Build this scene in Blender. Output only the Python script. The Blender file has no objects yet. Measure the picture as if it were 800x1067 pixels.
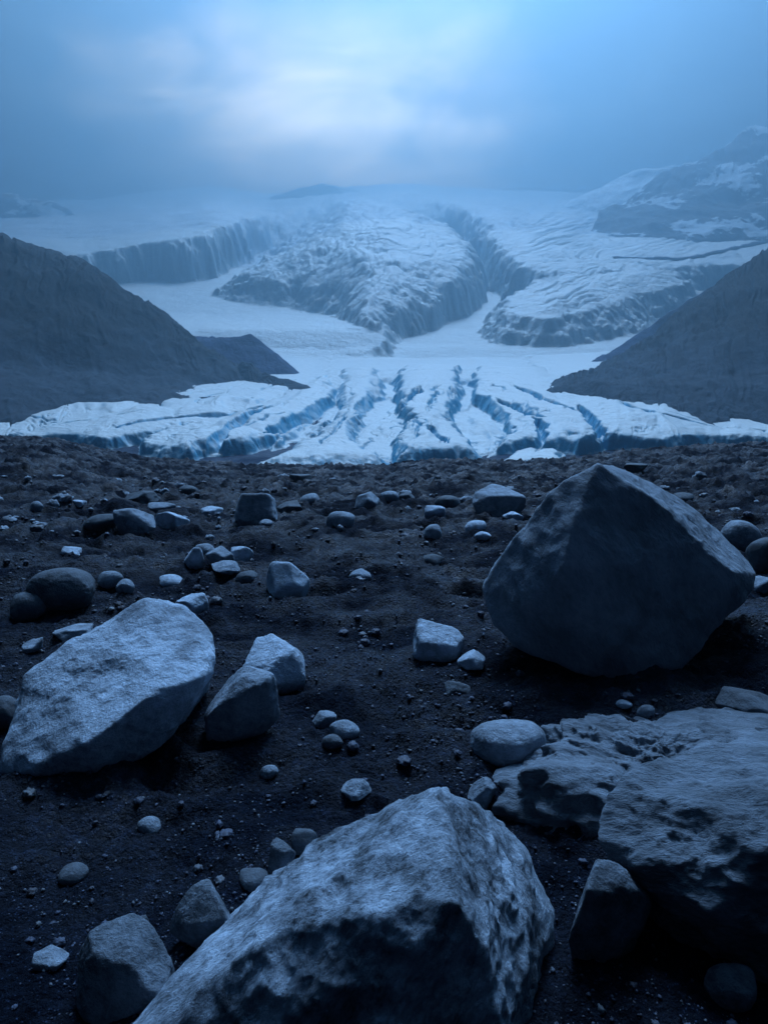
import bpy, bmesh, math, random
import numpy as np
from mathutils import Vector

# ------------------------------------------------------------------ basics
S = bpy.context.scene
C = S.collection
PI = math.pi
CAM_H = 2.2
F = 666.0                       # focal length in pixels of an 800 x 1067 frame
PITCH = math.radians(9.6)
CP, SP = math.cos(PITCH), math.sin(PITCH)
HAZE = 0.00116

def slope(row):                 # rise per metre of depth for a picture row
    v = (533.5 - np.asarray(row, float)) / F
    return (-SP + v * CP) / (CP + v * SP)
def P(px, py, Y):               # a point seen at px,py standing Y metres away
    v = (533.5 - py) / F
    return ((px - 400) / F / (CP + v * SP) * Y, Y, CAM_H + Y * float(slope(py)))

# ------------------------------------------------------------------ noise
_r = np.random.RandomState(7)
_perm = _r.permutation(256).astype(np.int32)
_g = _r.normal(size=(256, 3)); _g /= np.linalg.norm(_g, axis=1)[:, None]
_g = _g.astype(np.float32)
def noise(p):
    p = np.asarray(p, np.float32)
    i = np.floor(p).astype(np.int32); f = p - i
    u = f * f * f * (f * (f * 6 - 15) + 10)
    out = np.zeros(len(p), np.float32)
    for dx in (0, 1):
        wx = u[:, 0] if dx else 1 - u[:, 0]
        hx = _perm[(i[:, 0] + dx) & 255]
        for dy in (0, 1):
            wy = u[:, 1] if dy else 1 - u[:, 1]
            hy = _perm[(hx + i[:, 1] + dy) & 255]
            for dz in (0, 1):
                wz = u[:, 2] if dz else 1 - u[:, 2]
                g = _g[_perm[(hy + i[:, 2] + dz) & 255]]
                d = g[:, 0] * (f[:, 0] - dx) + g[:, 1] * (f[:, 1] - dy) + g[:, 2] * (f[:, 2] - dz)
                out += wx * wy * wz * d
    return out * 1.5
def fbm(p, o=5, gain=.5, lac=2.03):
    p = np.asarray(p, np.float32); a = 1.; s = 0; t = 0
    for k in range(o):
        s = s + a * noise(p + 17.3 * k); t += a; a *= gain; p = p * lac
    return s / t
def ridged(p, o=4, gain=.5, lac=2.03):
    p = np.asarray(p, np.float32); a = 1.; s = 0; t = 0
    for k in range(o):
        s = s + a * (1 - 2 * np.abs(noise(p + 31.7 * k))); t += a; a *= gain; p = p * lac
    return s / t
def sstep(a, b, x):
    t = np.clip((x - a) / (b - a), 0, 1)
    return t * t * (3 - 2 * t)
def st(*a):
    return np.stack(np.broadcast_arrays(*a), -1).reshape(-1, 3)

# ------------------------------------------------------------------ object helpers
def link(o, m=None, parent=None):
    C.objects.link(o)
    if m: o.data.materials.append(m)
    if parent: o.parent = parent
    return o
def fast_mesh(name, V, Fc, smooth=True):
    me = bpy.data.meshes.new(name)
    V = np.asarray(V, np.float32); Fc = np.asarray(Fc, np.int32)
    n = Fc.shape[1]
    me.vertices.add(len(V)); me.vertices.foreach_set('co', V.ravel())
    me.loops.add(Fc.size); me.loops.foreach_set('vertex_index', Fc.ravel())
    me.polygons.add(len(Fc)); me.polygons.foreach_set('loop_start', np.arange(0, Fc.size, n, dtype=np.int32))
    me.polygons.foreach_set('loop_total', np.full(len(Fc), n, np.int32))
    if smooth: me.polygons.foreach_set('use_smooth', np.ones(len(Fc), bool))
    me.update(); me.validate()
    return me
def grid_faces(nr, nc):
    i = np.arange(nr - 1)[:, None] * nc + np.arange(nc - 1)[None, :]
    return np.stack([i, i + 1, i + nc + 1, i + nc], -1).reshape(-1, 4)
def setting(name, me, m):
    o = bpy.data.objects.new(name, me); link(o, m); o['kind'] = 'structure'
    return o
def tag(o, label, cat, group=None):
    o['label'] = label; o['category'] = cat
    if group: o['group'] = group
    return o

# ------------------------------------------------------------------ materials
def mat(name):
    m = bpy.data.materials.new(name); m.use_nodes = True
    nt = m.node_tree; b = nt.nodes['Principled BSDF']
    return m, nt, b
def N(nt, t, **k):
    n = nt.nodes.new(t)
    for a, v in k.items():
        if a in n.inputs: n.inputs[a].default_value = v
        else: setattr(n, a, v)
    return n
def ramp(nt, src, stops):
    r = nt.nodes.new('ShaderNodeValToRGB'); e = r.color_ramp.elements
    while len(e) < len(stops): e.new(.5)
    for el, (p, c) in zip(e, stops):
        el.position = p; el.color = (*c, 1) if len(c) == 3 else c
    nt.links.new(src, r.inputs[0]); return r
def mathn(nt, op, a, b=None):
    n = nt.nodes.new('ShaderNodeMath'); n.operation = op
    for k, v in enumerate((a, b)):
        if v is None: continue
        if isinstance(v, (int, float)): n.inputs[k].default_value = v
        else: nt.links.new(v, n.inputs[k])
    return n.outputs[0]
def g3(v, t=(1, 1, 1)): return tuple(v * x for x in t)

BLUE = (.76, .94, 1.16)
def rock_material(name, dark, pale, scale=1., stretch=(1, 1, 1), rot=(0, 0, 0), bump=.5, rough=.8, streak=.3):
    m, nt, b = mat(name); L = nt.links.new
    tc = N(nt, 'ShaderNodeTexCoord')
    mp = N(nt, 'ShaderNodeMapping'); L(tc.outputs['Object'], mp.inputs[0])
    mp.inputs['Rotation'].default_value = rot
    mp2 = N(nt, 'ShaderNodeMapping'); L(mp.outputs[0], mp2.inputs[0]); mp2.inputs['Scale'].default_value = stretch
    big = N(nt, 'ShaderNodeTexNoise', Scale=3 * scale, Detail=6, Roughness=.6); L(tc.outputs['Object'], big.inputs[0])
    mid = N(nt, 'ShaderNodeTexNoise', Scale=14 * scale, Detail=9, Roughness=.68); L(mp2.outputs[0], mid.inputs[0])
    fine = N(nt, 'ShaderNodeTexNoise', Scale=70 * scale, Detail=7, Roughness=.7); L(mp2.outputs[0], fine.inputs[0])
    vor = N(nt, 'ShaderNodeTexVoronoi', Scale=45 * scale); L(tc.outputs['Object'], vor.inputs[0])
    s = mathn(nt, 'ADD', mathn(nt, 'MULTIPLY', big.outputs[0], .45), mathn(nt, 'MULTIPLY', mid.outputs[0], .35))
    s = mathn(nt, 'ADD', s, mathn(nt, 'MULTIPLY', fine.outputs[0], .20))
    midc = tuple((a + c) / 2 for a, c in zip(dark, pale))
    r = ramp(nt, s, [(.40, dark), (.5, midc), (.60, pale)])
    # pale mineral flecks and dark pits
    fl = ramp(nt, vor.outputs['Distance'], [(.06, (1, 1, 1)), (.14, (0, 0, 0))])
    gate = ramp(nt, fine.outputs[0], [(.52, (0, 0, 0)), (.60, (1, 1, 1))])
    mm = mathn(nt, 'MULTIPLY', mathn(nt, 'MULTIPLY', fl.outputs[0], gate.outputs[0]), .5)
    mix = N(nt, 'ShaderNodeMix', data_type='RGBA'); L(mm, mix.inputs[0]); L(r.outputs[0], mix.inputs[6])
    mix.inputs[7].default_value = (*[min(1, c * 1.7) for c in pale], 1)
    L(mix.outputs[2], b.inputs['Base Color'])
    h = mathn(nt, 'ADD', mathn(nt, 'MULTIPLY', mid.outputs[0], 1.), mathn(nt, 'MULTIPLY', fine.outputs[0], .4))
    bp = N(nt, 'ShaderNodeBump', Strength=bump, Distance=.05 / scale); L(h, bp.inputs['Height'])
    L(bp.outputs[0], b.inputs['Normal'])
    rr = ramp(nt, mid.outputs[0], [(.3, g3(rough - .14)), (.7, g3(rough + .08))])
    L(rr.outputs[0], b.inputs['Roughness'])
    b.inputs['Specular IOR Level'].default_value = .15
    return m

M = {}
M['pale'] = rock_material('pale_granite', g3(.28, BLUE), g3(.62, BLUE), bump=.8)
M['mid'] = rock_material('grey_rock', g3(.15, BLUE), g3(.38, BLUE), bump=.8)
M['slate'] = rock_material('slate_rock', g3(.06, BLUE), g3(.26, BLUE), bump=.9)
M['dark'] = rock_material('dark_basalt', g3(.06, BLUE), g3(.14, BLUE))
M['left_hero'] = rock_material('weathered_pale_rock', g3(.22, BLUE), g3(.58, BLUE), .9, (1, .8, 1), (.3, .5, .9), bump=.75)
M['front_hero'] = rock_material('streaked_schist', g3(.05, BLUE), g3(.56, BLUE), 1.3, (1, 1, .4), (.25, -.55, .2), bump=1.)
M['big_hero'] = rock_material('dark_smooth_rock', g3(.17, BLUE), g3(.34, BLUE), .7, (1, 1, .5), (0, .6, 0), bump=.9, rough=.72)
M['slab'] = rock_material('layered_dark_rock', g3(.10, BLUE), g3(.27, BLUE), 1., (.4, 1, 1), (.1, .25, .4), bump=1.)

def ground_material(name, c0, c1, c2, scale=1., dist=.05):
    m, nt, b = mat(name); L = nt.links.new
    tc = N(nt, 'ShaderNodeTexCoord')
    a = N(nt, 'ShaderNodeTexNoise', Scale=.7 * scale, Detail=8, Roughness=.6); L(tc.outputs['Object'], a.inputs[0])
    f = N(nt, 'ShaderNodeTexNoise', Scale=11 * scale, Detail=11, Roughness=.72); L(tc.outputs['Object'], f.inputs[0])
    v = N(nt, 'ShaderNodeTexVoronoi', Scale=38 * scale); L(tc.outputs['Object'], v.inputs[0])
    v2 = N(nt, 'ShaderNodeTexVoronoi', Scale=95 * scale); L(tc.outputs['Object'], v2.inputs[0])
    s = mathn(nt, 'ADD', mathn(nt, 'MULTIPLY', a.outputs[0], .4), mathn(nt, 'MULTIPLY', f.outputs[0], .6))
    r = ramp(nt, s, [(.36, c0), (.52, c1), (.66, c2)])
    # single grains: some paler stones
    sep = N(nt, 'ShaderNodeSeparateColor'); L(v2.outputs['Color'], sep.inputs[0])
    gr = ramp(nt, sep.outputs[0], [(.80, (0, 0, 0)), (.95, (1, 1, 1))])
    d = ramp(nt, v2.outputs['Distance'], [(.25, (1, 1, 1)), (.45, (0, 0, 0))])
    k = mathn(nt, 'MULTIPLY', mathn(nt, 'MULTIPLY', gr.outputs[0], d.outputs[0]), .55)
    mix = N(nt, 'ShaderNodeMix', data_type='RGBA'); L(k, mix.inputs[0]); L(r.outputs[0], mix.inputs[6])
    mix.inputs[7].default_value = (*[x * 2.2 for x in c2], 1)
    L(mix.outputs[2], b.inputs['Base Color'])
    h = mathn(nt, 'SUBTRACT', mathn(nt, 'MULTIPLY', f.outputs[0], 1.3), mathn(nt, 'MULTIPLY', v.outputs['Distance'], .35))
    h = mathn(nt, 'SUBTRACT', h, mathn(nt, 'MULTIPLY', v2.outputs['Distance'], .16))
    bp = N(nt, 'ShaderNodeBump', Strength=1., Distance=dist * 1.6 / scale); L(h, bp.inputs['Height'])
    L(bp.outputs[0], b.inputs['Normal'])
    wet = ramp(nt, a.outputs[0], [(.42, (.03, .03, .03)), (.62, (.22, .22, .22))]); L(wet.outputs[0], b.inputs['Specular IOR Level'])
    rg_ = ramp(nt, a.outputs[0], [(.42, (.75, .75, .75)), (.62, (.42, .42, .42))]); L(rg_.outputs[0], b.inputs['Roughness'])
    return m
GT = (.50, .82, 1.65)
M['ground'] = ground_material('black_gravel', g3(.005, GT), g3(.013, GT), g3(.045, GT))
M['floor'] = ground_material('outwash_gravel', g3(.03, GT), g3(.05, GT), g3(.08, GT), .05)

def hill_material(name, dark, talus, zt, zw):
    m, nt, b = mat(name); L = nt.links.new
    tc = N(nt, 'ShaderNodeTexCoord')
    mp = N(nt, 'ShaderNodeMapping'); L(tc.outputs['Object'], mp.inputs[0]); mp.inputs['Scale'].default_value = (.02, .02, .006)
    a = N(nt, 'ShaderNodeTexNoise', Scale=2.2, Detail=9, Roughness=.62); L(mp.outputs[0], a.inputs[0])
    f = N(nt, 'ShaderNodeTexNoise', Scale=.12, Detail=10, Roughness=.7); L(tc.outputs['Object'], f.inputs[0])
    sep = N(nt, 'ShaderNodeSeparateXYZ'); L(tc.outputs['Object'], sep.inputs[0])
    z = mathn(nt, 'DIVIDE', mathn(nt, 'SUBTRACT', sep.outputs[2], zt), zw)
    z = mathn(nt, 'ADD', z, mathn(nt, 'MULTIPLY', mathn(nt, 'SUBTRACT', a.outputs[0], .5), 3.2))
    r = ramp(nt, z, [(0., talus), (1., dark)])
    mix = N(nt, 'ShaderNodeMix', data_type='RGBA', blend_type='MULTIPLY'); mix.inputs[0].default_value = 1
    v = ramp(nt, f.outputs[0], [(.3, (.6, .6, .6)), (.7, (1.35, 1.35, 1.35))])
    L(r.outputs[0], mix.inputs[6]); L(v.outputs[0], mix.inputs[7]); L(mix.outputs[2], b.inputs['Base Color'])
    bp = N(nt, 'ShaderNodeBump', Strength=.7, Distance=4.); L(mathn(nt, 'ADD', a.outputs[0], f.outputs[0]), bp.inputs['Height'])
    L(bp.outputs[0], b.inputs['Normal']); b.inputs['Roughness'].default_value = .9
    b.inputs['Specular IOR Level'].default_value = .2
    return m
HT = (.62, .92, 1.3)
M['hill'] = hill_material('scree_slope', g3(.011, HT), g3(.050, HT), 26., 24.)
M['ridge'] = hill_material('far_ridge', g3(.03, GT), g3(.07, GT), 60., 40.)

def ice_material(name, snow, blue, dirt, sc, lo=.35, hi=.8, dirtamt=.5, streakdir=(1, 1, 1)):
    m, nt, b = mat(name); L = nt.links.new
    tc = N(nt, 'ShaderNodeTexCoord'); ge = N(nt, 'ShaderNodeNewGeometry')
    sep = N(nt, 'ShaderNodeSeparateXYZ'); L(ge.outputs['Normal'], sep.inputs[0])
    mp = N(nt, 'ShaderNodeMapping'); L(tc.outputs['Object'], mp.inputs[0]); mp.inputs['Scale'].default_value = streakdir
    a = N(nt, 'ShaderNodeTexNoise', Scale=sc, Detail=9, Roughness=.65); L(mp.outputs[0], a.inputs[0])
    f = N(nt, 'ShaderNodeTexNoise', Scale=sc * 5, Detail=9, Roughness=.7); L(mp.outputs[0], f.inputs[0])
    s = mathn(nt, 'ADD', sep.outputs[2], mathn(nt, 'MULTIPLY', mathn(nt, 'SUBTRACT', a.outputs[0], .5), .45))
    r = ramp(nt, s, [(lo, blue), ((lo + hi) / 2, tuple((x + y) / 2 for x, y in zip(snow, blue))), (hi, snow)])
    # windblown grit lying in streaks
    dn = ramp(nt, f.outputs[0], [(.50, (0, 0, 0)), (.68, (1, 1, 1))])
    dg = ramp(nt, a.outputs[0], [(.46, (0, 0, 0)), (.62, (1, 1, 1))])
    k = mathn(nt, 'MULTIPLY', mathn(nt, 'MULTIPLY', dn.outputs[0], dg.outputs[0]), dirtamt)
    mix = N(nt, 'ShaderNodeMix', data_type='RGBA'); L(k, mix.inputs[0]); L(r.outputs[0], mix.inputs[6]); mix.inputs[7].default_value = (*dirt, 1)
    L(mix.outputs[2], b.inputs['Base Color'])
    bp = N(nt, 'ShaderNodeBump', Strength=.7, Distance=.25 / sc)
    L(mathn(nt, 'ADD', a.outputs[0], mathn(nt, 'MULTIPLY', f.outputs[0], .35)), bp.inputs['Height'])
    L(bp.outputs[0], b.inputs['Normal']); b.inputs['Roughness'].default_value = .55
    return m
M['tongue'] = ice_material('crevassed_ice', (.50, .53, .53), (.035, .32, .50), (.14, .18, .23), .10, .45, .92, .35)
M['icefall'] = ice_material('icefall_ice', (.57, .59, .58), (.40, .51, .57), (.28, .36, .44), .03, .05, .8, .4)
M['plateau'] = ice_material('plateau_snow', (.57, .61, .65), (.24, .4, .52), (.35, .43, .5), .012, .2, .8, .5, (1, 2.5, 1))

def peak_material():
    m, nt, b = mat('peak_rock_and_snow'); L = nt.links.new
    tc = N(nt, 'ShaderNodeTexCoord'); ge = N(nt, 'ShaderNodeNewGeometry')
    sep = N(nt, 'ShaderNodeSeparateXYZ'); L(ge.outputs['Normal'], sep.inputs[0])
    a = N(nt, 'ShaderNodeTexNoise', Scale=.0075, Detail=9, Roughness=.6); L(tc.outputs['Object'], a.inputs[0])
    s = mathn(nt, 'ADD', mathn(nt, 'MULTIPLY', sep.outputs[2], .35), a.outputs[0])
    r = ramp(nt, s, [(.82, g3(.03, BLUE)), (.85, (.6, .68, .75))])
    L(r.outputs[0], b.inputs['Base Color']); b.inputs['Roughness'].default_value = .85
    bp = N(nt, 'ShaderNodeBump', Strength=.6, Distance=20.); L(a.outputs[0], bp.inputs['Height']); L(bp.outputs[0], b.inputs['Normal'])
    return m
M['peak'] = peak_material()
M['snowpeak'] = ice_material('snowy_mountain', (.62, .72, .8), (.12, .16, .2), (.1, .12, .15), .004, .45, .7, .8)

# ------------------------------------------------------------------ near ground
CR_A = [-200, 0, 60, 90, 150, 262, 400, 440, 480, 520, 600, 645, 700, 800, 1000]
CR_R = [446, 457, 459, 467, 479, 487, 487, 482, 481, 483, 480, 473, 468, 463, 460]
def ground_z(X, Y, fine=True):
    X = np.asarray(X, float).ravel(); Y = np.asarray(Y, float).ravel()
    A = np.clip(400 + F * X / np.maximum(Y, 1.), -200, 1000)
    zc = CAM_H + 45 * slope(np.interp(A, CR_A, CR_R))
    near = -.02 * Y
    z = near + (zc - near) * sstep(9, 45, Y)
    z = np.where(Y > 45, zc - .135 * (Y - 45), z)
    z = np.maximum(z, -19)
    z = z + .5 * np.exp(-((A - 10) / 95) ** 2) * np.exp(-((Y - 25) / 9) ** 2)
    p = st(X, Y, 0 * X)
    w = np.clip(.35 + Y / 18, .35, 1.6); wf = np.clip(9 / np.maximum(Y, 1), .12, 1)
    warp = fbm(p * .5 + 3, 3) * .8
    q = st(X * .8 + warp, Y + warp, 0 * X)
    n = fbm(p * np.float32(.33) + 9, 3) * .20 * sstep(2, 12, Y) * (1 - .5 * sstep(30, 45, Y))
    u_ = st(X * .55 + warp, Y * 1.25 + warp * 1.5, 0 * X + 7)
    n += (ridged(u_, 5, .55) - .1) * .17 * w * sstep(.8, 3.5, Y)
    n += fbm(q * 1.9, 4, .55) * .34 * w
    n += (ridged(q * np.float32(3.1) + 2, 3) - .2) * .05 * w * wf
    if fine:
        n += (ridged(q * 6.3 + 5, 4, .6) - .3) * .045 * w * wf
        n += np.abs(fbm(p * 19., 3)) * .03 * wf
    return z + n
nr, nc = 1250, 900
t = np.linspace(0, 1, nr)
Yg = -1. + (np.exp(t * math.log(201 / .9 + 1)) - 1) * .9
# rows denser where the picture looks
w = np.linspace(-1, 1, nc); w = np.sign(w) * (np.abs(w) * .9 + np.abs(w) ** 4 * .9)
Yn = Yg[:, None] * np.ones((1, nc)); Xn = w[None, :] * (Yn + 1.9)
Zn = ground_z(Xn, Yn).reshape(nr, nc)
ground = setting('moraine_ground', fast_mesh('moraine_ground', st(Xn, Yn, Zn), grid_faces(nr, nc)), M['ground'])

def hit(px, py):                # where the sight line to px,py meets the ground
    s = float(slope(py)); v = (533.5 - py) / F; k = (px - 400) / F / (CP + v * SP)
    Ys = np.linspace(1.0, 60, 3000)
    z = ground_z(Ys * k, Ys, False); d = CAM_H + s * Ys - z
    i = np.argmax(d < 0) if (d < 0).any() else len(Ys) - 1
    return Ys[i] * k, Ys[i], z[i]

# ------------------------------------------------------------------ valley floor and glacier
TR = [236, 243, 252, 270, 300, 340, 375, 405, 440, 485, 505, 530]
TY = [3700, 3000, 2300, 1600, 1150, 880, 680, 450, 290, 200, 150, 120]
def depth(R): return np.interp(R, TR, TY)
_Rt = np.linspace(236, 530, 600); _Yt = np.interp(_Rt, TR, np.log(TY))
_k = np.ones(41) / 41; _Ys = np.convolve(np.pad(_Yt, 20, 'edge'), _k, 'valid')
def depth(R): return np.exp(np.interp(R, _Rt, _Ys))
def field(A, R, h):
    Y = depth(R); v = (533.5 - R) / F
    return st(Y * (A - 400) / F / (CP + v * SP), Y, CAM_H + Y * slope(R - h))
def sdf(A, R, poly, k=3.):      # > 0 inside
    x = A.ravel(); y = R.ravel() * k; p = np.array(poly, float) * (1, k)
    d = np.full(x.shape, 1e9); ins = np.zeros(x.shape, bool)
    for (ax, ay), (bx, by) in zip(p, np.roll(p, -1, 0)):
        ex, ey = bx - ax, by - ay
        tt = np.clip(((x - ax) * ex + (y - ay) * ey) / (ex * ex + ey * ey + 1e-9), 0, 1)
        d = np.minimum(d, (x - ax - tt * ex) ** 2 + (y - ay - tt * ey) ** 2)
        c = (ay > y) != (by > y)
        ins ^= c & (x < ex * (y - ay) / (ey if abs(ey) > 1e-9 else 1e-9) + ax)
    return (np.sqrt(d) * np.where(ins, 1, -1)).reshape(A.shape)

Af, Rf = np.meshgrid(np.linspace(-260, 1060, 420), np.linspace(396, 520, 260))
n = fbm(st(Af * .05, Rf * .2, 0 * Af), 5).reshape(Af.shape)
setting('valley_floor', fast_mesh('valley_floor', field(Af, Rf, n * 1.6), grid_faces(*Af.shape)), M['floor'])

A, R = np.meshgrid(np.arange(-150, 950, 1.15), np.concatenate([np.arange(239, 375, .3), np.arange(375, 492, .22)]))
sh = A.shape
def nz(ax, ry, o=4, off=0., fn=fbm): return fn(st(A * ax + off, R * ry + off, 0 * A + off), o).reshape(sh)
# ragged outlines
KR = 6.3                        # one row of depth is about as long as six pixels across
def ni(f, o=4, off=0., fn=fbm): return nz(f, f * KR, o, off, fn)
A1 = A + ni(.022, 3) * 14 + ni(.09, 3, 5) * 5
R1 = R + ni(.022, 3, 11) * 3 + ni(.09, 3, 21) * 1.0
up = [(-300, 318), (60, 310), (110, 306), (150, 304), (200, 303), (226, 299), (250, 288), (268, 278), (288, 268),
      (275, 284), (250, 300), (222, 318), (250, 326), (300, 331), (342, 343), (350, 362), (372, 375), (400, 375), (414, 366),
      (440, 358), (465, 348), (492, 336), (507, 322), (502, 304), (488, 288), (470, 272), (455, 262),
      (472, 266), (494, 286), (518, 318), (548, 332), (600, 334), (645, 328), (662, 320), (690, 324), (720, 321), (800, 316), (1100, 310), (1100, 150), (-300, 150)]
def csmooth(A, xs, ys):          # smooth curve through a coarse table
    x = A[0]; xa = np.arange(-400, 1200, 1.); y = np.interp(xa, xs, ys); kk = np.hanning(45); kk /= kk.sum()
    y = np.convolve(np.pad(y, 22, 'edge'), kk, 'valid'); return np.interp(x, xa, y)[None, :] * np.ones(A.shape)
d = sdf(A1, R1, up, KR)
cl = ni(.16, 3, 3) * 3.5 + ni(.05, 3, 8) * 9        # fluting of the cliffs
Hup = csmooth(A, [-200, 100, 160, 225, 285, 330, 380, 430, 500, 560, 640, 700, 800], [24, 30, 38, 44, 34, 40, 46, 46, 42, 38, 34, 32, 30])
soft = csmooth(A, [-200, 200, 240, 262, 300, 340, 440, 460, 650, 660, 900], [16, 16, 20, 22, 65, 80, 66, 36, 34, 30, 26])
side = R1 - (304 - (A1 - 218) * .50)
fl = sstep(-5, 9, side) * (1 - sstep(330, 380, A)) * sstep(195, 235, A)
soft = soft * (1 - fl) + 130 * fl
cl = cl * (1 - fl * .8)
xx = (d + cl) / soft
lg1 = ni(.06, 4, 201) * .35; lg2 = ni(.08, 4, 211) * .35
xw = (d + cl) / 15
st2 = sstep(20, 60, soft)          # broad fronts: a broken step, then a rounded shoulder
e = (1 - st2) * (.6 * sstep(0, .6, xw + lg1) + .4 * sstep(.3, 1.2, xw + lg2)) + st2 * (.5 * sstep(0, .3, xx + lg1 * .6) + .5 * sstep(.1, 1, xx + lg2 * .6))
tq = np.clip(xx + lg1 * .25, 0, 1); rd = np.sqrt(np.clip(1 - (1 - tq) ** 2, 0, 1))
rw_ = st2 * .65 * (1 - fl * .75)
e = e * (1 - rw_) + rd * rw_
hu = Hup * e * (1 - .66 * sstep(280, 240, R))
dome = sstep(0, 60, d) * np.exp(-((A - 385) / 90) ** 2) * np.exp(-((R - 318) / 40) ** 2) * 13
hu = Hup * e + dome
lobe = [(498, 360), (515, 370), (560, 372), (612, 370), (650, 361), (685, 347), (735, 334), (735, 305), (600, 310), (552, 318), (524, 332), (504, 346)]
dl = sdf(A1, R1, lobe, KR)
xl = (dl + cl) / 62
hl = 37 * (.35 * sstep(0, .22, xl + lg1 * .3) + .35 * sstep(.18, .5, xl + lg2 * .4) + .3 * sstep(.2, 1.3, xl))
basin = [(150, 300), (300, 300), (420, 320), (420, 366), (407, 380), (350, 386), (300, 390), (230, 400), (150, 400)]
db = sdf(A1, R1, basin, KR)
hb = 21 * sstep(0, 1, (db + cl * .6) / 16) * sstep(330, 378, R)
hup = np.maximum.reduce([hu, hl, hb])
# crevasses of the icefall: arcs across the flow
act = sstep(5, 70, np.maximum(d * sstep(235, 300, A), dl)) * (1 - .6 * sstep(560, 660, A)) * (1 - .75 * sstep(278, 250, R))
wv = nz(.018, .03, 3, 40) * 22
arc = nz(.016, .16, 4, 50, lambda p, o: ridged(p + np.float32(.0) * p, o))
r1 = ridged(st((A + wv) * .013, (R + wv * .6 + ((A - 400) / 90) ** 2 * 6) * .17, 0 * A), 3).reshape(sh)
r2 = ridged(st((A + wv * 1.3 + R * .8) * .045, (R + wv * .3) * .11, 0 * A + 9), 3).reshape(sh)
big = nz(.016, .04, 2, 47)
hup = hup - act * (np.clip(r1 - .35, 0, 1) ** 1.6 * 8 * (.5 + sstep(-.2, .3, big)) + np.clip(r2 - .5, 0, 1) ** 1.3 * 8 * sstep(-.1, .25, nz(.02, .05, 2, 48))) + act * big * 5
face = np.clip(1 - np.abs(e - .5) * 2, 0, 1) + np.clip(1 - np.abs(sstep(0, 1, dl / 24) - .5) * 2, 0, 1) * .7
hup += face * (ni(.05, 4, 60) * 6 + ni(.16, 3, 66) * 2)
r3 = ridged(st((A + wv * 1.5 + (R - 320) * .5 * np.sign(A - 400)) * .07, R * .06 + 4, 0 * A), 3).reshape(sh)
hup -= act * np.clip(r3 - .35, 0, 1) ** 1.3 * 3.2 * (1 - .7 * sstep(500, 560, A))
hup += nz(.02, .07, 4, 70) * 2.4 * sstep(385, 330, R)
# long shallow swales on the plateau
hup += -np.clip(nz(.008, .22, 4, 77, ridged) - .3, 0, 1) * 2.6 * sstep(302, 285, R) * sstep(0, 8, d)

fing = [
 ([(-300, 474), (-20, 459), (60, 462), (110, 468), (152, 464), (190, 459), (240, 451), (300, 439), (338, 424), (350, 380), (-300, 380)], [(-300, 8), (0, 9), (90, 12), (150, 14), (350, 12)], 4),
 ([(141, 474), (175, 479), (206, 480), (212, 476), (250, 474), (300, 464), (333, 456), (350, 440), (352, 395), (310, 412), (262, 434), (200, 452), (160, 461)], [(140, 17), (350, 16)], 5),
 ([(257, 489), (330, 491), (405, 489), (399, 482), (384, 476), (373, 466), (379, 452), (391, 440), (401, 428), (404, 395), (345, 395), (345, 438), (322, 462), (290, 480)], [(250, 6), (300, 13), (400, 18)], 9),
 ([(283, 471), (300, 467), (318, 447), (300, 450)], [(280, 12), (320, 14)], 4),
 ([(411, 489), (450, 486), (500, 485), (497, 476), (488, 466), (475, 452), (474, 438), (482, 424), (484, 395), (408, 395), (407, 428), (414, 440), (424, 450), (410, 464), (407, 476)], [(400, 20), (500, 21)], 6),
 ([(508, 478), (520, 468), (529, 458), (520, 446), (502, 434), (489, 424), (488, 395), (570, 395), (625, 430), (632, 442), (628, 472), (600, 475), (580, 472), (550, 470), (520, 474)], [(500, 18), (630, 18)], 5),
 ([(516, 487), (545, 487), (588, 485), (584, 474), (556, 471), (528, 478)], [(500, 11), (600, 13)], 5),
 ([(627, 468), (655, 470), (690, 471), (735, 464), (800, 465), (1100, 470), (1100, 380), (540, 380), (560, 410)], [(560, 15), (640, 21), (690, 19), (735, 10), (800, 8), (1000, 6)], 4),
 ([(368, 468), (398, 480), (412, 484), (424, 450), (412, 395), (398, 395)], [(370, 5), (425, 5)], 4),
 ([(480, 395), (470, 450), (492, 478), (520, 474), (530, 455), (495, 395)], [(470, 5), (525, 6)], 4),
 ([(-300, 380), (1100, 380), (1100, 415), (560, 412), (500, 405), (482, 407), (418, 405), (400, 405), (340, 416), (280, 420), (-300, 425)], [(0, 11), (900, 11)], 6),
]
hf = np.full(sh, -6.)
A2 = A + ni(.025, 3, 31) * 12 + ni(.11, 3, 35) * 3.5
R2 = R + ni(.025, 3, 37) * 2 + ni(.11, 3, 39) * .6
core = np.zeros(sh)
tface = np.zeros(sh)
for poly, hh, wd in fing:
    dd = sdf(A2, R2, poly, KR)
    H = np.interp(A, *zip(*hh))
    x = (dd + ni(.07, 3, 43) * 5) / (wd * 2.0)
    ee = .55 * sstep(0, 1, x) ** .8 + .45 * np.sqrt(np.clip(1 - (1 - np.clip(dd / 50, 0, 1)) ** 2, 0, 1))
    hf = np.where(dd > -6, np.maximum(hf, -6 * (1 - sstep(-6, -1, dd)) + H * ee), hf)
    tface = np.maximum(tface, np.clip(1 - np.abs(x - .5) * 2, 0, 1))
    core = np.maximum(core, sstep(0, 14, dd))
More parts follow.
